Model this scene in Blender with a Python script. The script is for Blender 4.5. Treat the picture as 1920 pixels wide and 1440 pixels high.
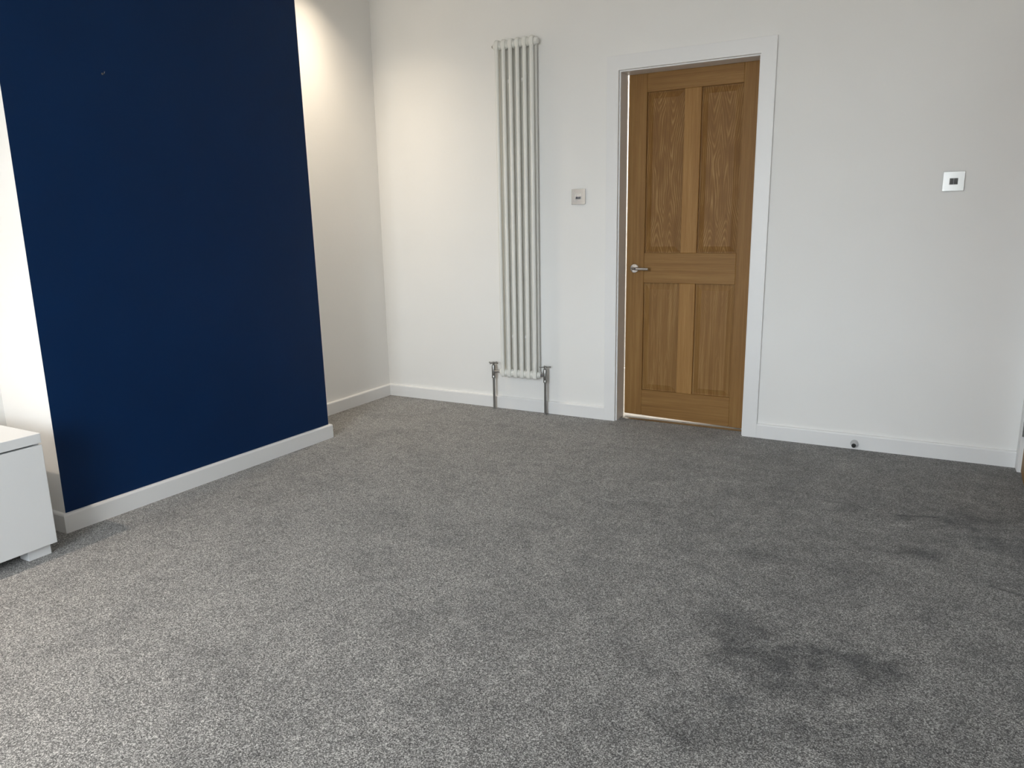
import bpy, bmesh, math
from mathutils import Vector, Matrix

for o in list(bpy.data.objects):
    bpy.data.objects.remove(o)
SC = bpy.context.scene
COL = SC.collection

# ------------------------------------------------------------------ camera
CAM_POS = Vector((3.2615, -4.1091, 1.1867))
YAW, PITCH, ROLL, FPX = -0.5025, -0.2146, -0.0183, 1379.04
fwd = Vector((math.sin(YAW) * math.cos(PITCH), math.cos(YAW) * math.cos(PITCH), math.sin(PITCH)))
rgt = Vector((math.cos(YAW), -math.sin(YAW), 0))
upv = rgt.cross(fwd)
r2 = math.cos(ROLL) * rgt + math.sin(ROLL) * upv
u2 = -math.sin(ROLL) * rgt + math.cos(ROLL) * upv
cd = bpy.data.cameras.new('camera')
cam = bpy.data.objects.new('camera', cd)
COL.objects.link(cam)
cd.sensor_fit = 'HORIZONTAL'
cd.sensor_width = 36
cd.lens = FPX / 1920 * 36
cd.clip_start = 0.02
mw = Matrix.Identity(4)
for i in range(3):
    mw[i][0], mw[i][1], mw[i][2], mw[i][3] = r2[i], u2[i], -fwd[i], CAM_POS[i]
cam.matrix_world = mw
SC.camera = cam

# ------------------------------------------------------------------ world, light, exposure
SC.view_settings.view_transform = 'Standard'
SC.view_settings.look = 'None'
SC.view_settings.gamma = 1
SC.view_settings.use_curve_mapping = False
SC.view_settings.exposure = 0.0
SC.cycles.use_denoising = True
SC.cycles.max_bounces = 7
SC.cycles.diffuse_bounces = 5
SC.cycles.glossy_bounces = 3
SC.cycles.transmission_bounces = 2
SC.cycles.transparent_max_bounces = 4
SC.cycles.caustics_reflective = False
SC.cycles.caustics_refractive = False

SKY_STRENGTH = 22.5
w = bpy.data.worlds.new('overcast_sky')
SC.world = w
w.use_nodes = True
nt = w.node_tree
bg = nt.nodes['Background']
geo = nt.nodes.new('ShaderNodeTexCoord')
sep = nt.nodes.new('ShaderNodeSeparateXYZ')
nt.links.new(geo.outputs['Generated'], sep.inputs[0])
rmp = nt.nodes.new('ShaderNodeValToRGB')           # ground below the horizon, pale overcast sky above
rmp.color_ramp.elements[0].position = 0.49
rmp.color_ramp.elements[0].color = (0.42, 0.42, 0.40, 1)
rmp.color_ramp.elements[1].position = 0.51
rmp.color_ramp.elements[1].color = (0.86, 0.94, 1.0, 1)
mr = nt.nodes.new('ShaderNodeMapRange')
mr.inputs['From Min'].default_value = -1
mr.inputs['From Max'].default_value = 1
nt.links.new(sep.outputs['Z'], mr.inputs['Value'])
nt.links.new(mr.outputs[0], rmp.inputs[0])
nt.links.new(rmp.outputs[0], bg.inputs['Color'])
bg.inputs['Strength'].default_value = SKY_STRENGTH

# room dimensions
CEIL = 2.72
XR = 3.771            # right wall
YF = -5.1             # wall behind the camera
YW = -5.95            # window at the back of the bay, set deep to narrow the daylight
CF, CB = 0.368, 0.333     # chimney breast face (far and near corner)
YA, YB = -1.050, -2.531   # chimney breast ends
HS, TS = 0.080, 0.0164    # skirting
DOL, DOR, DTOP = 1.6505, 2.554, 2.0798     # architrave of the oak door
DIL, DIR, DIT = 1.7275, 2.4701, 1.9955     # its opening
WIN = (1.28, 2.85, 0.55, 2.45)             # bay window: x0 x1 z0 z1

pl = bpy.data.lights.new('window_portal', 'AREA')   # guides sky sampling only, gives off no light
pl.shape = 'RECTANGLE'
pl.size = WIN[1] - WIN[0]
pl.size_y = WIN[3] - WIN[2]
pl.cycles.is_portal = True
po = bpy.data.objects.new('window_portal', pl)
po.location = ((WIN[0] + WIN[1]) / 2, YW - .16, (WIN[2] + WIN[3]) / 2)
po.rotation_euler = (math.radians(90), 0, 0)
COL.objects.link(po)

# ------------------------------------------------------------------ materials
class N:
    def __init__(s, name):
        s.m = bpy.data.materials.new(name)
        s.m.use_nodes = True
        s.t = s.m.node_tree
        s.b = s.t.nodes['Principled BSDF']
    def new(s, typ, **kw):
        n = s.t.nodes.new(typ)
        for k, v in kw.items():
            setattr(n, k, v)
        return n
    def link(s, a, b):
        s.t.links.new(a, b)
    def val(s, sock, v):
        if isinstance(v, (int, float)):
            sock.default_value = v
        elif isinstance(v, (tuple, list)):
            sock.default_value = v
        else:
            s.link(v, sock)
    def math(s, op, a, b=None, c=None):
        n = s.new('ShaderNodeMath', operation=op)
        s.val(n.inputs[0], a)
        if b is not None: s.val(n.inputs[1], b)
        if c is not None: s.val(n.inputs[2], c)
        return n.outputs[0]
    def vmul(s, v, k):
        n = s.new('ShaderNodeVectorMath', operation='MULTIPLY')
        s.link(v, n.inputs[0]); n.inputs[1].default_value = k
        return n.outputs[0]
    def vadd(s, a, b):
        n = s.new('ShaderNodeVectorMath', operation='ADD')
        s.link(a, n.inputs[0]); s.val(n.inputs[1], b)
        return n.outputs[0]
    def noise(s, v, scale, detail=2, rough=.5):
        n = s.new('ShaderNodeTexNoise')
        s.link(v, n.inputs['Vector'])
        n.inputs['Scale'].default_value = scale
        n.inputs['Detail'].default_value = detail
        n.inputs['Roughness'].default_value = rough
        return n.outputs['Fac']
    def ramp(s, fac, stops):
        n = s.new('ShaderNodeValToRGB')
        e = n.color_ramp.elements
        while len(e) < len(stops): e.new(.5)
        for i, (p, c) in enumerate(stops):
            e[i].position = p
            e[i].color = (*c, 1) if len(c) == 3 else c
        s.link(fac, n.inputs[0])
        return n.outputs[0]
    def smooth(s, v, a, b):
        n = s.new('ShaderNodeMapRange', interpolation_type='SMOOTHSTEP')
        s.val(n.inputs['Value'], v)
        n.inputs['From Min'].default_value = a
        n.inputs['From Max'].default_value = b
        return n.outputs[0]
    def mix(s, fac, a, b, blend='MIX'):
        n = s.new('ShaderNodeMix', data_type='RGBA', blend_type=blend)
        s.val(n.inputs['Factor'], fac)
        s.val(n.inputs[6], a); s.val(n.inputs[7], b)
        return n.outputs[2]
    def bump(s, h, strength, dist):
        n = s.new('ShaderNodeBump')
        s.link(h, n.inputs['Height'])
        n.inputs['Strength'].default_value = strength
        n.inputs['Distance'].default_value = dist
        s.link(n.outputs[0], s.b.inputs['Normal'])

def plain(name, col, rough=.5, metal=0, spec=.5, bump=None, vary=0.0):
    k = N(name)
    k.b.inputs['Roughness'].default_value = rough
    k.b.inputs['Metallic'].default_value = metal
    k.b.inputs['Specular IOR Level'].default_value = spec
    tc = k.new('ShaderNodeTexCoord').outputs['Object']
    n = k.noise(tc, 3.0, 1)
    c2 = tuple(c * (1 - vary) for c in col)
    k.link(k.ramp(n, [(.35, c2), (.65, col)]), k.b.inputs['Base Color'])
    if bump:
        k.bump(k.noise(tc, bump[0], 1), bump[1], bump[2])
    return k.m

M = {}
M['wall'] = plain('white_emulsion', (.85, .845, .83), .75, spec=.25, bump=(55, .25, .0012), vary=.012)
M['ceiling'] = plain('ceiling_paint', (.88, .88, .87), .85, spec=.2, bump=(40, .2, .001), vary=.01)
M['navy'] = plain('navy_emulsion', (.0006, .0200, .080), .40, spec=.19, bump=(60, .3, .0012), vary=.06)
M['trim'] = plain('white_satin_wood_paint', (.82, .82, .82), .38, spec=.45, bump=(25, .12, .0008), vary=.012)
M['rad'] = plain('white_radiator_enamel', (.80, .80, .76), .32, spec=.5, vary=.01)
M['chrome'] = plain('polished_chrome', (.62, .62, .63), .12, metal=1, vary=.04)
M['dchrome'] = plain('dull_chrome', (.34, .34, .33), .28, metal=1, vary=.08)
M['steel'] = plain('brushed_steel', (.62, .62, .61), .22, metal=1, bump=(260, .15, .0003), vary=.05)
M['reflect_rocker'] = plain('chrome_dark_reflection', (.06, .058, .055), .3, metal=.6, vary=.05)  # chrome rocker with its dark reflection put into the colour
M['rubber'] = plain('black_rubber', (.008, .008, .008), .6, vary=.1)
M['cab'] = plain('white_lacquer_board', (.79, .80, .81), .35, spec=.45, vary=.008)
M['cabdark'] = plain('grey_board_edge', (.55, .55, .56), .5, vary=.02)
M['upvc'] = plain('white_window_frame', (.83, .84, .84), .3, vary=.01)
M['halltile'] = plain('pale_hall_floor', (.70, .69, .66), .35, vary=.05)

def glass():
    k = N('window_glass')
    t = k.t
    tr = k.new('ShaderNodeBsdfTransparent'); gl = k.new('ShaderNodeBsdfGlossy')
    gl.inputs['Roughness'].default_value = .01
    lw = k.new('ShaderNodeLayerWeight'); lw.inputs['Blend'].default_value = .15
    mx = k.new('ShaderNodeMixShader')
    k.link(lw.outputs['Fresnel'], mx.inputs[0]); k.link(tr.outputs[0], mx.inputs[1]); k.link(gl.outputs[0], mx.inputs[2])
    k.link(mx.outputs[0], t.nodes['Material Output'].inputs['Surface'])
    return k.m
M['glass'] = glass()

def emit(name, col, strength):
    k = N(name)
    k.b.inputs['Base Color'].default_value = (.8, .8, .8, 1)
    k.b.inputs['Emission Color'].default_value = (*col, 1)
    k.b.inputs['Emission Strength'].default_value = strength
    return k.m
M['lamp'] = emit('lamp_lens', (1, .86, .66), 12)

def oak(name, kind, fig=.36, gain=1.0):
    """flat sawn oak: growth rings cut by the board's face; kind v, h or panel"""
    k = N(name)
    oc = k.new('ShaderNodeTexCoord').outputs['Object']
    rnd = k.new('ShaderNodeObjectInfo').outputs['Random']
    sp = k.new('ShaderNodeSeparateXYZ'); k.link(oc, sp.inputs[0])
    X, Z = sp.outputs['X'], sp.outputs['Z']
    if kind == 'h':
        X, Z = Z, X
    off = k.math('MULTIPLY', rnd, 37.0)
    cv = k.new('ShaderNodeCombineXYZ'); k.link(X, cv.inputs[0]); k.link(off, cv.inputs[1]); k.link(Z, cv.inputs[2])
    v = cv.outputs[0]
    fine = k.noise(k.vmul(v, (420, 1, 9)), 1.0, 3, .6)           # pores
    streak = k.noise(k.vmul(v, (70, 1, 1.6)), 1.0, 3, .55)       # straight grain
    tone = k.noise(k.vmul(v, (9, 1, 1.2)), 1.0, 2)
    if kind == 'panel':
        # two book-matched cathedral figures side by side
        ax = k.math('ABSOLUTE', X)
        cz = k.new('ShaderNodeCombineXYZ'); k.link(off, cz.inputs[0]); k.link(Z, cz.inputs[2])
        sway = k.noise(k.vmul(cz.outputs[0], (1, 1, 5.0)), 1.0, 1)
        xx = k.math('SUBTRACT', ax, k.math('MULTIPLY_ADD', sway, .030, .024))
        soft = k.math('SQRT', k.math('MULTIPLY_ADD', xx, xx, .00008))
        zz = k.math('MULTIPLY', k.math('MULTIPLY', Z, Z), -27.0)
        wob = k.noise(k.vmul(v, (9, 1, 3.0)), 1.0, 1)
        fray = k.noise(k.vmul(v, (130, 1, 9)), 1.0, 2)
        ph = k.math('MULTIPLY_ADD', soft, 92.0, k.math('MULTIPLY_ADD', wob, 2.2, zz))
        ph = k.math('MULTIPLY_ADD', k.noise(k.vmul(v, (2.5, 1, 2.4)), 1.0, 1), 5.0, ph)
        ph = k.math('MULTIPLY_ADD', fray, .55, ph)
        ring = k.math('FRACT', ph)
        ring = k.math('SUBTRACT', 1.0, k.math('ABSOLUTE', k.math('MULTIPLY_ADD', ring, 2.0, -1.0)))
        ring = k.math('POWER', ring, 1.6)
        ring = k.math('MULTIPLY', ring, k.smooth(k.noise(k.vmul(v, (22, 1, 6)), 1.0, 2), .25, .65))
        f = k.math('ADD', k.math('MULTIPLY', ring, fig), k.math('MULTIPLY', streak, .76 - fig))
        f = k.math('ADD', f, k.math('MULTIPLY', fine, .24))
        col = k.ramp(f, [(.18, (.168, .077, .021)), (.45, (.242, .125, .039)), (.75, (.385, .232, .092))])
    else:
        f = k.math('ADD', k.math('MULTIPLY', fine, .35), k.math('MULTIPLY', streak, .45))
        f = k.math('ADD', f, k.math('MULTIPLY', tone, .20))
        col = k.ramp(f, [(p_, tuple(c_ * gain for c_ in q_)) for p_, q_ in ((.30, (.185, .088, .025)), (.50, (.258, .136, .043)), (.72, (.35, .20, .072)))])
    k.link(col, k.b.inputs['Base Color'])
    k.b.inputs['Roughness'].default_value = .5
    k.b.inputs['Specular IOR Level'].default_value = .2
    k.bump(fine, .12, .0006)
    return k.m
M['oak_v'] = oak('oak_upright_grain', 'v')
M['oak_m'] = oak('pale_oak_upright_grain', 'v', gain=1.22)
M['oak_h'] = oak('oak_level_grain', 'h')
M['oak_p'] = oak('oak_panel_cathedral_grain', 'panel', .37)
M['oak_q'] = oak('oak_panel_plain_grain', 'panel', .10)

def carpet():
    k = N('grey_twist_pile_carpet')
    oc = k.new('ShaderNodeTexCoord').outputs['Object']
    flat = k.vmul(oc, (1, 1, 0))
    vo = k.new('ShaderNodeTexVoronoi'); vo.inputs['Scale'].default_value = 400
    wob = k.new('ShaderNodeTexNoise'); wob.inputs['Scale'].default_value = 260
    k.link(flat, wob.inputs['Vector'])
    wv = k.vadd(flat, k.vmul(wob.outputs['Color'], (.0035, .0035, 0)))
    k.link(wv, vo.inputs['Vector'])
    sp = k.new('ShaderNodeSeparateXYZ'); k.link(vo.outputs['Color'], sp.inputs[0])
    tuft = sp.outputs['X']
    fl = k.noise(flat, 620, 2, .6)
    f = k.math('ADD', k.math('MULTIPLY', tuft, .62), k.math('MULTIPLY', fl, .38))
    yarn = k.ramp(f, [(.14, (.030, .030, .0305)), (.42, (.130, .1285, .1265)), (.62, (.250, .2465, .2425)), (.86, (.60, .592, .58))])
    # pile brushed one way or the other: patches of darker, turned-over yarn
    px = k.new('ShaderNodeSeparateXYZ'); k.link(flat, px.inputs[0])
    n1 = k.noise(k.vadd(flat, (4.3, 1.7, 0)), 3.6, 5, .68)
    n2 = k.noise(k.vadd(flat, (1.3, 7.7, 0)), 14.0, 3, .65)
    X, Y = px.outputs['X'], px.outputs['Y']
    # more turned pile, so darker, towards the right wall
    right_side = k.smooth(X, 1.6, 3.2)
    rag = k.math('MULTIPLY_ADD', n2, .9, k.math('MULTIPLY_ADD', n1, 1.1, -1.0))       # ragged edge, about -.5 to .5
    field = k.math('MULTIPLY_ADD', rag, 1.15, k.math('MULTIPLY_ADD', right_side, .34, .08))
    nn = k.new('ShaderNodeClamp'); k.link(field, nn.inputs[0]); dark = nn.outputs[0]
    # single foot and furniture marks: centre, half length, half width, turn, depth
    for (cx, cy, ra, rb, ang, dep) in ((2.862, -1.525, .085, .07, 20, .55), (2.895, -2.06, .13, .10, 30, .55), (2.985, -2.20, .15, .10, 15, .60), (3.09, -2.27, .13, .09, 0, .50),
                                       (3.145, -2.10, .10, .07, 10, .45), (3.25, -2.08, .10, .06, 0, .45), (3.30, -1.27, .16, .06, 15, .45), (3.36, -1.28, .07, .06, 30, .45),
                                       (3.50, -.85, .28, .10, 10, .55), (3.23, -.95, .22, .07, 0, .30), (2.90, -2.42, .12, .09, 20, .40), (2.87, -2.56, .12, .08, 0, .40),
                                       (3.15, -2.46, .14, .08, 10, .35), (3.62, -1.05, .14, .16, 0, .40)):
        c_, s_ = math.cos(math.radians(ang)), math.sin(math.radians(ang))
        u = k.math('ADD', k.math('MULTIPLY', k.math('SUBTRACT', X, cx), c_ / ra), k.math('MULTIPLY', k.math('SUBTRACT', Y, cy), s_ / ra))
        w_ = k.math('ADD', k.math('MULTIPLY', k.math('SUBTRACT', X, cx), -s_ / rb), k.math('MULTIPLY', k.math('SUBTRACT', Y, cy), c_ / rb))
        dd = k.math('SQRT', k.math('ADD', k.math('MULTIPLY', u, u), k.math('MULTIPLY', w_, w_)))
        dd = k.math('MULTIPLY_ADD', rag, -1.3, dd)
        mk = k.math('SUBTRACT', 1.0, k.smooth(dd, .1, 1.35))
        dark = k.math('MULTIPLY_ADD', mk, dep * .62, dark)
    for (x0, y0, x1, y1, wd) in ((2.98, -.852, 3.10, -.858, .014), (3.15, -.885, 3.28, -.904, .012), (3.28, -.902, 3.42, -.855, .016),
                                 (3.56, -1.425, 3.65, -1.46, .016), (2.80, -1.435, 2.83, -1.45, .012)):
        dx, dy = x1 - x0, y1 - y0
        L2 = dx * dx + dy * dy
        t = k.math('ADD', k.math('MULTIPLY', k.math('SUBTRACT', X, x0), dx / L2),
                   k.math('MULTIPLY', k.math('SUBTRACT', Y, y0), dy / L2))
        n = k.new('ShaderNodeClamp'); k.link(t, n.inputs[0]); t = n.outputs[0]
        ex = k.math('SUBTRACT', X, k.math('MULTIPLY_ADD', t, dx, x0))
        ey = k.math('SUBTRACT', Y, k.math('MULTIPLY_ADD', t, dy, y0))
        dd = k.math('SQRT', k.math('ADD', k.math('MULTIPLY', ex, ex), k.math('MULTIPLY', ey, ey)))
        dd = k.math('MULTIPLY_ADD', n2, .018, dd)
        dd = k.math('MULTIPLY_ADD', n1, .022, dd)
        mk = k.math('SUBTRACT', 1.0, k.smooth(dd, wd, wd * 2.2))
        dark = k.math('MULTIPLY_ADD', mk, .6, dark)
    nn = k.new('ShaderNodeClamp'); k.link(dark, nn.inputs[0]); dark = nn.outputs[0]
    mul = k.ramp(dark, [(0, (1.24, 1.225, 1.205)), (1, (.37, .375, .385))])
    col = k.mix(1.0, yarn, mul, 'MULTIPLY')
    k.link(col, k.b.inputs['Base Color'])
    k.b.inputs['Roughness'].default_value = .95
    k.b.inputs['Specular IOR Level'].default_value = .1
    k.b.inputs['Sheen Weight'].default_value = .25
    k.b.inputs['Sheen Roughness'].default_value = .4
    k.bump(f, .55, .005)
    return k.m
M['carpet'] = carpet()

# ------------------------------------------------------------------ mesh helpers
def bm_new(): return bmesh.new()

def box(bm, x0, x1, y0, y1, z0, z1, bev=0, seg=2, mi=0):
    r = bmesh.ops.create_cube(bm, size=1)
    vs = r['verts']
    for v in vs:
        v.co = Vector(((x0 + x1) / 2 + v.co.x * (x1 - x0), (y0 + y1) / 2 + v.co.y * (y1 - y0), (z0 + z1) / 2 + v.co.z * (z1 - z0)))
    if bev:
        es = list({e for v in vs for e in v.link_edges})
        bmesh.ops.bevel(bm, geom=es, offset=bev, segments=seg, affect='EDGES', profile=.5)
    return bm

def prism(bm, poly, axis, a, b):
    """poly of 2D points extruded along axis from a to b; poly in the two other axes in order"""
    def mk(p, t):
        c = list(p); c.insert(axis, t); return bm.verts.new(c)
    A = [mk(p, a) for p in poly]; B = [mk(p, b) for p in poly]
    n = len(poly)
    fs = [bm.faces.new(A), bm.faces.new(B[::-1])]
    for i in range(n):
        fs.append(bm.faces.new((A[i], B[i], B[(i + 1) % n], A[(i + 1) % n])))
    bmesh.ops.recalc_face_normals(bm, faces=fs)
    return bm

def loft(bm, rings, cap=True, closed_ring=True):
    vs = [[bm.verts.new(p) for p in r] for r in rings]
    fs = []
    n = len(rings[0])
    for i in range(len(vs) - 1):
        for j in range(n if closed_ring else n - 1):
            fs.append(bm.faces.new((vs[i][j], vs[i][(j + 1) % n], vs[i + 1][(j + 1) % n], vs[i + 1][j])))
    if cap:
        fs.append(bm.faces.new(vs[0])); fs.append(bm.faces.new(vs[-1][::-1]))
    bmesh.ops.recalc_face_normals(bm, faces=fs)
    return bm

def lathe(bm, origin, axis, prof, seg=20):
    """prof = [(distance along axis, radius)]"""
    o = Vector(origin); a = Vector(axis).normalized()
    t = Vector((0, 0, 1)) if abs(a.z) < .9 else Vector((1, 0, 0))
    e1 = a.cross(t).normalized(); e2 = a.cross(e1)
    rings = []
    for d, r in prof:
        r = max(r, 1e-5)
        rings.append([o + a * d + (e1 * math.cos(2 * math.pi * i / seg) + e2 * math.sin(2 * math.pi * i / seg)) * r for i in range(seg)])
    return loft(bm, rings)

def tube(bm, p0, p1, r, seg=16):
    p0, p1 = Vector(p0), Vector(p1)
    return lathe(bm, p0, p1 - p0, [(0, r), ((p1 - p0).length, r)], seg)

def obj(name, bm, mats, parent=None, origin=None, smooth=None, local=False):
    if not isinstance(mats, (list, tuple)): mats = [mats]
    xs = [v.co.copy() for v in bm.verts]
    lo = Vector([min(c[i] for c in xs) for i in range(3)]); hi = Vector([max(c[i] for c in xs) for i in range(3)])
    if origin is None:
        origin = (lo + hi) / 2
        if parent is None: origin.z = lo.z
    origin = Vector(origin)
    bmesh.ops.translate(bm, verts=bm.verts, vec=-origin)
    me = bpy.data.meshes.new(name)
    bm.to_mesh(me); bm.free()
    for m in mats: me.materials.append(m)
    if smooth is not None:
        for p in me.polygons: p.use_smooth = True
        me.set_sharp_from_angle(angle=math.radians(smooth))
    o = bpy.data.objects.new(name, me)
    COL.objects.link(o)
    if parent:
        o.parent = parent
        base = Vector((0, 0, 0)) if local else world_loc(parent)
        o.location = origin - base
    else:
        o.location = origin
    return o

def world_loc(o):
    v = Vector(o.location)
    while o.parent:
        o = o.parent; v = v + Vector(o.location)
    return v

def empty(name, loc, rz=0):
    o = bpy.data.objects.new(name, None)
    o.empty_display_size = .05
    COL.objects.link(o)
    o.location = loc; o.rotation_euler = (0, 0, rz)
    return o

def tag(o, label, cat, group=None):
    o['label'] = label; o['category'] = cat
    if group: o['group'] = group
    return o

def struct(o, label=None):
    o['kind'] = 'structure'
    if label: o['label'] = label
    return o

# ------------------------------------------------------------------ the shell of the room
WT = .15
b = bm_new(); box(b, -.15, XR + .15, YW - .15, .07, -.10, 0)
struct(obj('floor', b, M['carpet'], origin=(0, 0, 0)), 'grey flecked twist pile carpet covering the floor')
b = bm_new(); box(b, -.15, XR + .15, YF - .15, .15, CEIL, CEIL + .1)
struct(obj('ceiling', b, M['ceiling']), 'plain white painted ceiling')

RL, RR, RT = DIL - .034, DIR + .034, DIT + .034    # rough opening in the back wall
b = bm_new()
box(b, -.15, RL, 0, WT, 0, CEIL); box(b, RR, XR + .15, 0, WT, 0, CEIL); box(b, RL, RR, 0, WT, RT, CEIL)
struct(obj('wall_back', b, M['wall'], origin=(0, 0, 0)), 'white painted wall with the radiator and the oak door')
b = bm_new(); box(b, -.15, 0, YF, 0, 0, CEIL)
struct(obj('wall_left', b, M['wall'], origin=(0, 0, 0)), 'white painted wall in the alcoves beside the navy chimney breast')

D2H = -.088           # hinge side of the second door's opening in the right wall
D2E = D2H - .77
x0, x1, z0, z1 = WIN
b = bm_new()
box(b, XR, XR + .15, D2H + .034, 0, 0, CEIL); box(b, XR, XR + .15, YF - .15, D2E - .034, 0, CEIL); box(b, XR, XR + .15, D2E - .034, D2H + .034, RT, CEIL)
struct(obj('wall_right', b, M['wall'], origin=(XR, 0, 0)), 'white painted wall holding the second oak door')
b = bm_new()
box(b, -.15, x0, YF - .15, YF, 0, CEIL); box(b, x1, XR, YF - .15, YF, 0, CEIL)
box(b, x0, x1, YF - .15, YF, z1, CEIL)
struct(obj('wall_front', b, M['wall'], origin=(0, YF, 0)), 'white painted wall with the opening of the window bay')
b = bm_new()  # unseen bay recess, shaped deep to hold back slanting daylight
box(b, x0 - .15, x0, YW - .15, YF - .15, 0, z1 + .1); box(b, x1, x1 + .15, YW - .15, YF - .15, 0, z1 + .1)
box(b, x0, x1, YW - .15, YW, 0, z0)
struct(obj('wall_bay', b, M['wall'], origin=(x0, YW, 0)), 'unseen white walls of the window bay, made deep to narrow the daylight')
b = bm_new(); box(b, x0, x1, YW - .15, YF - .15, z1, z1 + .1)
struct(obj('ceiling_bay', b, M['ceiling']), 'unseen white soffit of the deepened window bay')

# chimney breast: navy face, white sides, a touch out of plumb at the far corner
b = bm_new()
lo = [(-.02, -1.041, 0), (CF, -1.041, 0), (CB, -2.534, 0), (-.02, -2.534, 0)]
hi = [(-.02, -1.066, CEIL), (CF, -1.066, CEIL), (CB, -2.524, CEIL), (-.02, -2.524, CEIL)]
loft(b, [lo, hi])
b.faces.ensure_lookup_table()
for f in b.faces:
    f.material_index = 1 if f.normal.x > .9 else 0
struct(obj('wall_chimney_breast', b, [M['wall'], M['navy']], origin=(0, -1.79, 0)), 'chimney breast with a deep navy painted face and white sides')

# skirting boards: mitred lengths along the walls
PROF = [(0, 0), (TS, 0), (TS, HS - .008), (TS - .0022, HS - .0028), (TS - .006, HS), (0, HS)]
def skirting_run(pts, names):
    n = len(pts)
    P = [Vector(p) for p in pts]
    dirs = [(P[i + 1] - P[i]).normalized() for i in range(n - 1)]
    nor = [Vector((-d.y, d.x)) for d in dirs]
    def offs(i, d):
        if i == 0: return P[0] + nor[0] * d
        if i == n - 1: return P[-1] + nor[-1] * d
        a, c = nor[i - 1], nor[i]
        m = (a + c) / (1 + a.dot(c))
        return P[i] + m * d
    for i in range(n - 1):
        bm = bm_new()
        rings = [[(*offs(j, d), z) for d, z in PROF] for j in (i, i + 1)]
        loft(bm, rings)
        struct(obj(names[i], bm, M['trim']), 'white painted skirting board')
skirting_run([(DOL, 0), (0, 0), (0, -1.041), (CF, -1.041), (CB, -2.534), (0, -2.534), (0, YF), (WIN[0], YF)],
             ['baseboard_back', 'baseboard_left', 'baseboard_chimney', 'baseboard_chimney', 'baseboard_chimney', 'baseboard_left', 'baseboard_front'])
skirting_run([(XR, YF), (XR, D2E - .075)], ['baseboard_right'])
skirting_run([(XR - .0175, 0), (DOR, 0)], ['baseboard_back'])

# ------------------------------------------------------------------ doors
LEAF_T = .04
def fielded_panel(x0, x1, z0, z1, yface):
    """raised and fielded panel, sunk behind the frame"""
    bm = bm_new()
    def ring(i, y): return [(x0 + i, y, z0 + i), (x1 - i, y, z0 + i), (x1 - i, y, z1 - i), (x0 + i, y, z1 - i)]
    r = [ring(-.008, yface + .028), ring(-.008, yface + .0150), ring(.007, yface + .0150), ring(.034, yface + .0070), ring(.036, yface + .0060)]
    loft(bm, r)
    return bm

def member(x0, x1, z0, z1, skew=None, bev=.0022):
    bm = bm_new()
    box(bm, x0, x1, 0, LEAF_T, z0, z1, bev, 1)
    if skew:
        for v in bm.verts:
            if v.co.z < z0 + .02:
                v.co.z += skew(v.co.x) - z0
    return bm

def door_leaf(root, W, skew, handle_x=None, hinge_x=None):
    """four panel oak leaf; local x along the width, -y the face seen, z up"""
    s1, m0, m1, s2 = .1085, .3235, .4165, .6390
    s2 = min(s2, W - .11)
    zb, zl0, zl1, zt = .180, .830, 1.0045, 1.8955
    H = 2.003
    zz = .012
    parts = [('stile', 0, s1, zz, H, 'oak_v'), ('stile', s2, W, zz, H, 'oak_v'),
             ('rail', s1, s2, zz, zb, 'oak_h'), ('rail', s1, s2, zl0, zl1, 'oak_h'), ('rail', s1, s2, zt, H, 'oak_h'),
             ('muntin', m0, m1, zb, zl0, 'oak_m'), ('muntin', m0, m1, zl1, zt, 'oak_m')]
    for n, a, c, d, e, m in parts:
        obj(n, member(a, c, d, e, skew if d == zz else None), M[m], root, local=True)
    for (a, c) in ((s1, m0), (m1, s2)):
        for (d, e) in ((zb, zl0), (zl1, zt)):
            obj('panel', fielded_panel(a, c, d, e, 0), M['oak_q' if d == zb else 'oak_p'], root, local=True, origin=((a + c) / 2, 0, (d + e) / 2))
    if handle_x is not None:
        hz = .914
        h = empty('door_handle', (handle_x, 0, hz)); h.parent = root
        h['label'] = 'polished chrome lever handle on a round rose'
        bm = bm_new(); lathe(bm, (0, 0, 0), (0, -1, 0), [(0, .0265), (.006, .0265), (.0085, .0245), (.0092, .012)], 28)
        obj('rose', bm, M['chrome'], h, local=True, smooth=35, origin=(0, 0, 0))
        bm = bm_new()
        path = [(0, -.006, 0), (0, -.035, 0), (.003, -.047, 0), (.012, -.0535, 0), (.03, -.055, 0), (.101, -.055, -.001)]
        rings = []
        for i, p in enumerate(path):
            p = Vector(p)
            d = (Vector(path[min(i + 1, len(path) - 1)]) - Vector(path[max(i - 1, 0)])).normalized()
            e2 = Vector((0, 0, 1)); e1 = d.cross(e2).normalized()
            rings.append([p + (e1 * math.cos(t * math.pi / 7) + e2 * math.sin(t * math.pi / 7)) * .0088 for t in range(14)])
        loft(bm, rings)
        obj('lever', bm, M['chrome'], h, local=True, smooth=50, origin=(0, 0, 0))
    if hinge_x is not None:
        for z in (.225, 1.0, 1.75):
            bm = bm_new()
            lathe(bm, (hinge_x, -.006, z - .05), (0, 0, 1), [(0, .004), (.002, .007), (.098, .007), (.1, .004)], 14)
            box(bm, hinge_x, hinge_x + .03, -.0025, .001, z - .049, z + .049, 0)
            obj('hinge', bm, M['dchrome'], root, local=True, smooth=40)

# oak door of the back wall, standing a crack open to the bright hall
LX = 1.7320
d1 = empty('door_1', (LX, .1210, 0))
struct(d1, 'four panel oak door with chrome lever in white frame')
door_leaf(d1, .757, lambda x: .0225 - .019 * min(1, x / .72), handle_x=.052)

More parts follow.
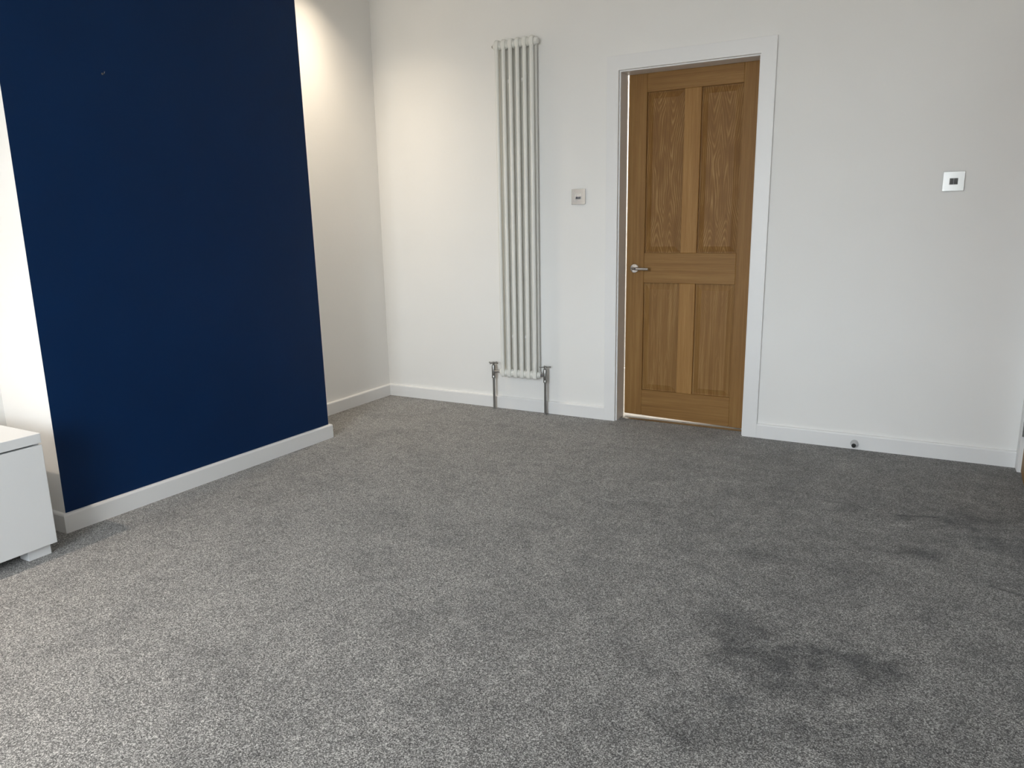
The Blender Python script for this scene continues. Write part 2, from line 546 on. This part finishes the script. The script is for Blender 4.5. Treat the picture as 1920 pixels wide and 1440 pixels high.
def frame(root, opening, arch, thick, depth):
    """lining with rebate and mitred architrave; local x across, y into the wall"""
    a, c, t = opening
    oa, oc, ot = arch
    ins = .0072
    for (n, p) in (('architrave_leg', [(oa, 0), (a - ins, 0), (a - ins, t + ins), (oa, ot)]),
                   ('architrave_head', [(oa, ot), (a - ins, t + ins), (c + ins, t + ins), (oc, ot)]),
                   ('architrave_leg', [(oc, 0), (oc, ot), (c + ins, t + ins), (c + ins, 0)])):
        bm = bm_new()
        prism(bm, p, 1, -thick, 0)
        es = [e for e in bm.edges if all(abs(v.co.y + thick) < 1e-6 for v in e.verts) and (abs(e.verts[0].co.x - e.verts[1].co.x) < 1e-5 or abs(e.verts[0].co.z - e.verts[1].co.z) < 1e-5)]
        bmesh.ops.bevel(bm, geom=es, offset=.0016, segments=2, affect='EDGES', profile=.5)
        obj(n, bm, M['trim'], root, local=True)
    st = .118
    g = .030
    bm = bm_new(); box(bm, a - .034, a, 0, st, 0, t + .034, .001, 1); box(bm, a - .034, a - g, st, depth, 0, t + .034)
    obj('jamb', bm, M['trim'], root, local=True)
    bm = bm_new(); box(bm, c, c + .034, 0, st, 0, t + .034, .001, 1); box(bm, c + g, c + .034, st, depth, 0, t + .034)
    obj('jamb', bm, M['trim'], root, local=True)
    bm = bm_new(); box(bm, a, c, 0, st, t, t + .034, .001, 1); box(bm, a - g, c + g, st, depth, t + .012, t + .034)
    obj('head_jamb', bm, M['trim'], root, local=True)

t1 = empty('trim_1', (0, 0, 0)); struct(t1, 'white painted architrave and lining around the oak door')
frame(t1, (DIL, DIR, DIT), (DOL, DOR, DTOP), .0175, WT)

# metal threshold strip where carpet meets the hall floor
b = bm_new()
prism(b, [(.062, -.001), (.062, .003), (.070, .0065), (.090, .0065), (.099, .002), (.099, -.001)], 0, DIL - .028, DIR + .028)
struct(obj('trim_3', b, M['steel'], smooth=20), 'metal threshold strip under the oak door')

# second oak door in the right wall, hinged by the corner, slightly open into the room
t2 = empty('trim_2', (XR, 0, 0), -math.pi / 2); struct(t2, 'white painted architrave of the doorway in the right wall')
def frame2(root):
    a, c, t = -D2H, -D2E, DIT
    oa, oc, ot = .004, c + .072, DTOP
    ins = .006
    for (n, p) in (('architrave_leg', [(oa, 0), (a - ins, 0), (a - ins, t + ins), (oa, ot)]),
                   ('architrave_head', [(oa, ot), (a - ins, t + ins), (c + ins, t + ins), (oc, ot)]),
                   ('architrave_leg', [(oc, 0), (oc, ot), (c + ins, t + ins), (c + ins, 0)])):
        bm = bm_new(); prism(bm, p, 1, -.017, 0)
        es = [e for e in bm.edges if all(abs(v.co.y + .017) < 1e-6 for v in e.verts)]
        bmesh.ops.bevel(bm, geom=es, offset=.002, segments=2, affect='EDGES', profile=.5)
        obj(n, bm, M['trim'], root, local=True)
    for (p, q) in ((a - .034, a), (c, c + .034)):
        bm = bm_new(); box(bm, p, q, 0, WT, 0, t + .034, .001, 1)
        obj('jamb', bm, M['trim'], root, local=True)
    bm = bm_new(); box(bm, a, c, 0, WT, t, t + .034, .001, 1); box(bm, a, c, .05, WT, t - .012, t)
    obj('head_jamb', bm, M['trim'], root, local=True)
frame2(t2)
d2 = empty('door_2', (XR - .002, D2H - .003, 0), -math.pi / 2 - math.radians(2.6))
struct(d2, 'second oak door standing ajar in the right wall')
door_leaf(d2, .757, lambda x: .008, handle_x=None, hinge_x=-.001)

# hall behind the door, with an unseen lamp added to brighten the door gap
b = bm_new(); box(b, .9, 3.3, .07, 1.6, -.10, -.001)
struct(obj('floor_hall', b, M['halltile']), 'pale hard floor of the hall behind the door')
for n, (a, c, d, e) in dict(wall_hall_back=(.8, 3.4, 1.6, 1.7), wall_hall_left=(.8, .9, WT, 1.6), wall_hall_right=(3.3, 3.4, WT, 1.6)).items():
    b = bm_new(); box(b, a, c, d, e, 0, 2.5)
    struct(obj(n, b, M['wall']), 'white wall of the hall')
b = bm_new(); box(b, .8, 3.4, WT, 1.7, 2.5, 2.6)
struct(obj('ceiling_hall', b, M['ceiling']), 'white ceiling of the hall')
hl = empty('added_hall_lamp', (1.75, .95, 2.5))
tag(hl, 'round white lamp, unseen, added to light the hall', 'lamp')
b = bm_new(); lathe(b, (1.75, .95, 2.5), (0, 0, -1), [(0, .10), (.02, .10), (.022, .06)], 24)
obj('base', b, M['trim'], hl, smooth=40)
b = bm_new(); lathe(b, (1.75, .95, 2.478), (0, 0, -1), [(0, .14), (.03, .135), (.055, .10), (.068, .05), (.07, .001)], 24)
obj('shade', b, emit('added_hall_lamp_glass', (1, .95, .88), 8), hl, smooth=60)
ld = bpy.data.lights.new('added_hall_light', 'POINT'); ld.energy = 40; ld.color = (1, .95, .88); ld.shadow_soft_size = .1
lo_ = bpy.data.objects.new('added_hall_light', ld); COL.objects.link(lo_); lo_.parent = hl; lo_.location = (0, 0, -.2)

# closed room behind the right-hand door (keeps daylight out)
b = bm_new(); box(b, XR + .95, XR + 1.05, -1.6, .4, 0, 2.5)
box(b, XR + .15, XR + 1.05, .3, .4, 0, 2.5); box(b, XR + .15, XR + 1.05, -1.7, -1.6, 0, 2.5)
struct(obj('wall_side_room', b, M['wall']), 'white walls of the space behind the second door')
b = bm_new(); box(b, XR + .15, XR + 1.05, -1.7, .4, 2.5, 2.6)
struct(obj('ceiling_side_room', b, M['ceiling']), 'white ceiling of the space behind the second door')
b = bm_new(); box(b, XR + .15, XR + 1.05, -1.7, .4, -.1, 0)
struct(obj('floor_side_room', b, M['halltile']), 'pale floor of the space behind the second door')

# ------------------------------------------------------------------ window behind the camera
wn = empty('window_1', ((WIN[0] + WIN[1]) / 2, YW, WIN[2])); struct(wn, 'wide white framed window of three lights')
fy0, fy1 = YW - .12, YW - .05
b = bm_new()
for (a, c, d, e) in ((x0, x1, z0, z0 + .06), (x0, x1, z1 - .06, z1), (x0, x0 + .06, z0 + .06, z1 - .06), (x1 - .06, x1, z0 + .06, z1 - .06)):
    box(b, a, c, fy0, fy1, d, e, .003, 1)
obj('window_frame', b, M['upvc'], wn)
L = (x1 - x0 - .12)
for i in (1, 2):
    cx = x0 + .06 + L * i / 3
    b = bm_new(); box(b, cx - .03, cx + .03, fy0, fy1, z0 + .06, z1 - .06, .003, 1)
    obj('mullion', b, M['upvc'], wn)
for i in range(3):
    a = x0 + .06 + L * i / 3 + (.03 if i else 0); c = x0 + .06 + L * (i + 1) / 3 - (.03 if i < 2 else 0)
    b = bm_new(); box(b, a, c, YW - .088, YW - .084, z0 + .06, z1 - .06)
    obj('pane', b, M['glass'], wn)
b = bm_new(); box(b, x0, x1, YW - .05, YW + .10, z0 - .03, z0, .006, 2)
obj('window_sill', b, M['trim'], wn)

# ------------------------------------------------------------------ column radiator
RX0, PITCH_S, NSEC = .981, .0459, 6
RY = -.052            # middle plane
RYF, RYB = -.0735, -.0305
ZT, ZB = 2.238, .2225
TR = .0124
rad = tag(empty('column_radiator', (RX0 + PITCH_S * 2.5, RY, 0)), 'tall white six column radiator on the white wall beside the door', 'radiator')
def section_head(bm, x, z, up):
    """rounded head that joins front and rear tube; up=+1 for the top one"""
    hw = .0126
    prof = []
    y0, y1 = RYF - TR, RYB + TR
    hgt = .052
    # outline in y, h (h grows towards the tip)
    pts = [(y0, 0), (y0, hgt - .020), (y0 + .003, hgt - .008), (y0 + .011, hgt - .001), (RY, hgt + .001), (y1 - .011, hgt - .001), (y1 - .003, hgt - .008), (y1, hgt - .020), (y1, 0),
           (y1 - 2 * TR, 0), (y1 - 2 * TR - .003, .008), (RY, .012), (y0 + 2 * TR + .003, .008), (y0 + 2 * TR, 0)]
    rings = []
    for s, k in ((-hw, .80), (-hw * .75, .93), (-hw * .3, 1.0), (hw * .3, 1.0), (hw * .75, .93), (hw, .80)):
        ring = []
        for (y, h) in pts:
            yy = RY + (y - RY) * (1 - (1 - k) * .22)
            hh = h if h < .001 else hgt * .5 + (h - hgt * .5) * k
            ring.append((x + s * (1 if h > .015 else .9), yy, z + up * (hh - hgt)))
        rings.append(ring)
    loft(bm, rings)
for i in range(NSEC):
    x = RX0 + PITCH_S * i
    s = empty('section', (x, RY, ZB)); s.parent = rad; s.location = Vector((x, RY, ZB)) - Vector(rad.location)
    for y in (RYF, RYB):
        b = bm_new(); tube(b, (x, y, ZB + .045), (x, y, ZT - .045), TR, 18)
        obj('tube', b, M['rad'], s, smooth=40)
    for z, up in ((ZT, 1), (ZB, -1)):
        b = bm_new(); section_head(b, x, z, up)
        o = obj('section_head', b, M['rad'], s, smooth=50)
    if i < NSEC - 1:
        for z in (ZT - .030, ZB + .030):
            b = bm_new()
            lathe(b, (x + .010, RY, z), (1, 0, 0), [(0, .0255), (.006, .0245), (.0105, .0205), (.0125, .0222), (.0135, .0222), (.0155, .0205), (.020, .0245), (.026, .0255)], 22)
            obj('hub', b, M['rad'], rad, smooth=35)
XE0, XE1 = RX0 - .010, RX0 + PITCH_S * (NSEC - 1) + .010
for xe, sg in ((XE0, -1), (XE1, 1)):
    for z in (ZT - .030, ZB + .030):
        b = bm_new(); lathe(b, (xe, RY, z), (sg, 0, 0), [(0, .0205), (.010, .0195), (.012, .0165), (.020, .0165), (.021, .015)], 22)
        obj('end_bush', b, M['rad'], rad, smooth=35)
b = bm_new(); lathe(b, (XE0 - .020, RY, ZT - .030), (-1, 0, 0), [(0, .012), (.005, .012), (.006, .007), (.012, .007)], 8)
o = obj('bleed_plug', b, M['dchrome'], rad, smooth=35); o['label'] = 'small metal bleed plug'
# wall brackets with their screws between the columns
for z in (2.008, .4885):
    for k in (2, 4):
        x = RX0 + PITCH_S * (k - .5)
        br = empty('wall_bracket', (x, -.05, z)); br.parent = rad; br.location = Vector((x, -.05, z)) - Vector(rad.location)
        b = bm_new(); box(b, x - .009, x + .009, -.056, 0, z - .012, z + .012, .002, 1)
        obj('bracket_arm', b, M['rad'], br)
        b = bm_new(); lathe(b, (x, -.056, z), (0, -1, 0), [(0, .0085), (.004, .0082), (.006, .006), (.0062, .003), (.004, .0025)], 14)
        obj('screw', b, M['trim'], br, smooth=40)
# angled valves with cross heads, and the pipes to the floor
def valve(x, sg, xe, rot):
    v = empty('valve', (x, RY, .25)); v.parent = rad; v.location = Vector((x, RY, .25)) - Vector(rad.location)
    v['label'] = 'chrome radiator valve with a cross head'
    zc = ZB + .030
    b = bm_new()
    lathe(b, (x, RY, .206), (0, 0, 1), [(0, .0095), (.002, .0125), (.016, .0125), (.018, .0115), (.022, .0122), (.078, .0122), (.083, .0105), (.088, .0105), (.090, .006), (.099, .006)], 20)
    obj('valve_body', b, M['dchrome'], v, smooth=35)
    b = bm_new()
    x2 = xe - sg * .021
    lathe(b, (x, RY, zc), (-sg, 0, 0), [(.008, .0085), (.016, .0085), (.017, .0125), (.036, .0125), (.037, .0095), (abs(x2 - x), .0095)], 12)
    obj('union_nut', b, M['chrome'], v, smooth=35)
    b = bm_new()
    lathe(b, (x, RY, .3005), (0, 0, 1), [(0, .0085), (.002, .0095), (.011, .0095), (.013, .007)], 16)
    for k in range(4):
        a = rot + k * math.pi / 2
        d = Vector((math.cos(a), math.sin(a), 0))
        c0 = Vector((x, RY, .3065))
        lathe(b, c0 + d * .006, d, [(0, .0032), (.018, .0030), (.024, .0042), (.029, .0042), (.030, .002)], 10)
    obj('cross_head', b, M['dchrome'], v, smooth=40)
    b = bm_new(); tube(b, (x, RY, .0), (x, RY, .208), .0076, 16)
    obj('pipe', b, M['dchrome'], rad, smooth=40)
    b = bm_new(); lathe(b, (x, RY, 0), (0, 0, 1), [(0, .0125), (.003, .012), (.005, .009)], 18)
    obj('pipe_collar', b, M['dchrome'], rad, smooth=40)
valve(.8975, -1, XE0 - .021 * 2, math.radians(-8))
valve(1.2700, 1, XE1 + .021 * 2, math.radians(33))

# ------------------------------------------------------------------ light switches
def light_switch(x, z, sz, rocker_mat, tilt, label):
    s = tag(empty('light_switch', (x, 0, z)), label, 'light switch', 'flat metal plate light switches')
    h = sz / 2
    b = bm_new(); box(b, x - h + .0006, x + h - .0006, -.0035, 0, z - h + .0006, z + h - .0006)  # thin dark layer just behind the plate edges
    obj('dark_backing', b, M['rubber'], s)
    b = bm_new(); box(b, x - h, x + h, -.0075, -.0035, z - h, z + h, .0009, 2)
    obj('face_plate', b, M['steel'], s)
    b = bm_new(); box(b, x - .0178, x + .0178, -.0080, -.0070, z - .0152, z + .0152, .0003, 1)
    obj('rocker_surround', b, M['trim'], s)
    for sg in (-1, 1):
        b = bm_new()
        cx = x + sg * .0083
        prof = [(-.0078, z - .0135), (-.0078 - .0010 - tilt, z - .0135), (-.0092, z), (-.0078 - .0010 + tilt * .2, z + .0135), (-.0078, z + .0135)]
        prism(b, prof, 0, cx - .0077, cx + .0077)
        obj('rocker', b, rocker_mat, s)
    return s
light_switch(1.4746, 1.3346, .0880, M['chrome'], .0030, 'square metal switch plate between the radiator and the oak door')
light_switch(3.3744, 1.3426, .0880, M['reflect_rocker'], .0018, 'square metal switch plate with rockers coloured as a dark reflection on bare wall beyond the oak door')

# ------------------------------------------------------------------ door stop on the skirting
ds = tag(empty('door_stop', (3.0505, -TS, .0315)), 'chrome door stop with black rubber tip on the skirting', 'door stop')
b = bm_new(); lathe(b, (3.0505, -TS, .0315), (0, -1, 0), [(0, .0195), (.004, .0195), (.008, .0175), (.016, .0125), (.028, .0105), (.040, .0098)], 26)
obj('stop_body', b, M['chrome'], ds, smooth=30)
b = bm_new(); lathe(b, (3.0505, -TS - .040, .0315), (0, -1, 0), [(0, .0105), (.010, .0105), (.013, .0085)], 22)
o = obj('rubber_tip', b, M['rubber'], ds, smooth=30); o['label'] = 'black rubber tip'

# ------------------------------------------------------------------ small hook left in the navy wall
hy, hz = -2.139, 1.799
hx = CF + (CF - CB) / (2.534 - 1.041) * (hy + 1.041)
hk = tag(empty('picture_hook', (hx, hy, hz)), 'tiny metal picture hook left in the navy chimney breast', 'hook')
b = bm_new(); lathe(b, (hx - .002, hy, hz), (1, 0, 0), [(0, .004), (.003, .004), (.0035, .0025)], 12)
obj('hook_base', b, M['dchrome'], hk, smooth=40)
b = bm_new()
path = [(hx, hy, hz), (hx + .010, hy, hz), (hx + .014, hy, hz + .002), (hx + .0155, hy, hz + .007)]
for i in range(3):
    tube(b, path[i], path[i + 1], .0016, 8)
obj('hook_arm', b, M['dchrome'], hk, smooth=40)

# ------------------------------------------------------------------ white low cabinet in the near alcove
KX, KY0, KY1 = .4996, -4.30, -2.6674
kb = tag(empty('low_cabinet', (.28, (KY0 + KY1) / 2, 0)), 'low white lacquered cabinet on block feet in the alcove by the navy chimney breast', 'cabinet')
b = bm_new(); box(b, .06, KX - .0005, KY0, KY1, .4335, .4706, .0022, 2)
obj('cabinet_top', b, M['cab'], kb)
b = bm_new()
box(b, .06, KX - .021, KY0 + .002, KY0 + .02, .0434, .4335); box(b, .06, KX - .021, KY1 - .020, KY1 - .002, .0434, .4335)
box(b, .06, KX - .021, KY0 + .02, KY1 - .02, .0434, .0614); box(b, .06, .075, KY0 + .02, KY1 - .02, .0614, .4335)
obj('cabinet_body', b, M['cab'], kb)
ym = (KY0 + KY1) / 2
for (a, c) in ((KY0, ym - .0015), (ym + .0015, KY1)):
    b = bm_new(); box(b, KX - .0195, KX, a, c, .0434, .4270, .0022, 2)
    obj('drawer_front', b, M['cab'], kb)
for yy in (KY0 + .016, ym - .045, KY1 - .016 - .082):
    for xx in (.075, KX - .03 - .05):
        b = bm_new(); box(b, xx, xx + .05 + .008, yy, yy + .082, 0, .0434, .001, 1)
        obj('foot', b, M['cab'], kb)

# ------------------------------------------------------------------ recessed downlights in the ceiling over the alcoves
def downlight(x, y, power, colour, narrow, label):
    d = tag(empty('downlight', (x, y, CEIL - .012)), label, 'downlight', 'recessed ceiling downlights')
    b = bm_new()
    prof = [(.034, 0), (.045, 0), (.045, -.003), (.043, -.005), (.036, -.005), (.034, -.003)]
    rings = [[(x + r * math.cos(2 * math.pi * i / 32), y + r * math.sin(2 * math.pi * i / 32), CEIL + z) for (r, z) in prof] for i in range(33)]
    loft(b, rings, cap=False)
    obj('bezel', b, M['steel'], d, smooth=40)
    b = bm_new(); lathe(b, (x, y, CEIL), (0, 0, -1), [(0, .034), (.002, .033)], 24)
    obj('lens', b, M['lamp'], d)
    l = bpy.data.lights.new('downlight_beam', 'SPOT')
    l.energy = power; l.color = colour; l.spot_size = math.radians(121); l.spot_blend = .28; l.shadow_soft_size = .03
    l.use_nodes = True                         # beam profile: a power of the cosine about the axis
    t = l.node_tree
    e = next(n for n in t.nodes if n.type == 'EMISSION')
    tc = t.nodes.new('ShaderNodeTexCoord'); sx = t.nodes.new('ShaderNodeSeparateXYZ')
    ab = t.nodes.new('ShaderNodeMath'); ab.operation = 'ABSOLUTE'
    pw = t.nodes.new('ShaderNodeMath'); pw.operation = 'POWER'; pw.inputs[1].default_value = narrow
    t.links.new(tc.outputs['Normal'], sx.inputs[0]); t.links.new(sx.outputs['Z'], ab.inputs[0])
    t.links.new(ab.outputs[0], pw.inputs[0]); t.links.new(pw.outputs[0], e.inputs['Strength'])
    lo = bpy.data.objects.new('downlight_beam', l); COL.objects.link(lo)
    lo.parent = d; lo.location = (0, 0, -.004)
downlight(.31, -.66, 96, (1, .84, .64), 6.0, 'warm recessed downlight in the ceiling over the far alcove')
downlight(.32, -4.0, 325, (1, .84, .68), 6.0, 'warm recessed downlight in the ceiling over the white cabinet')
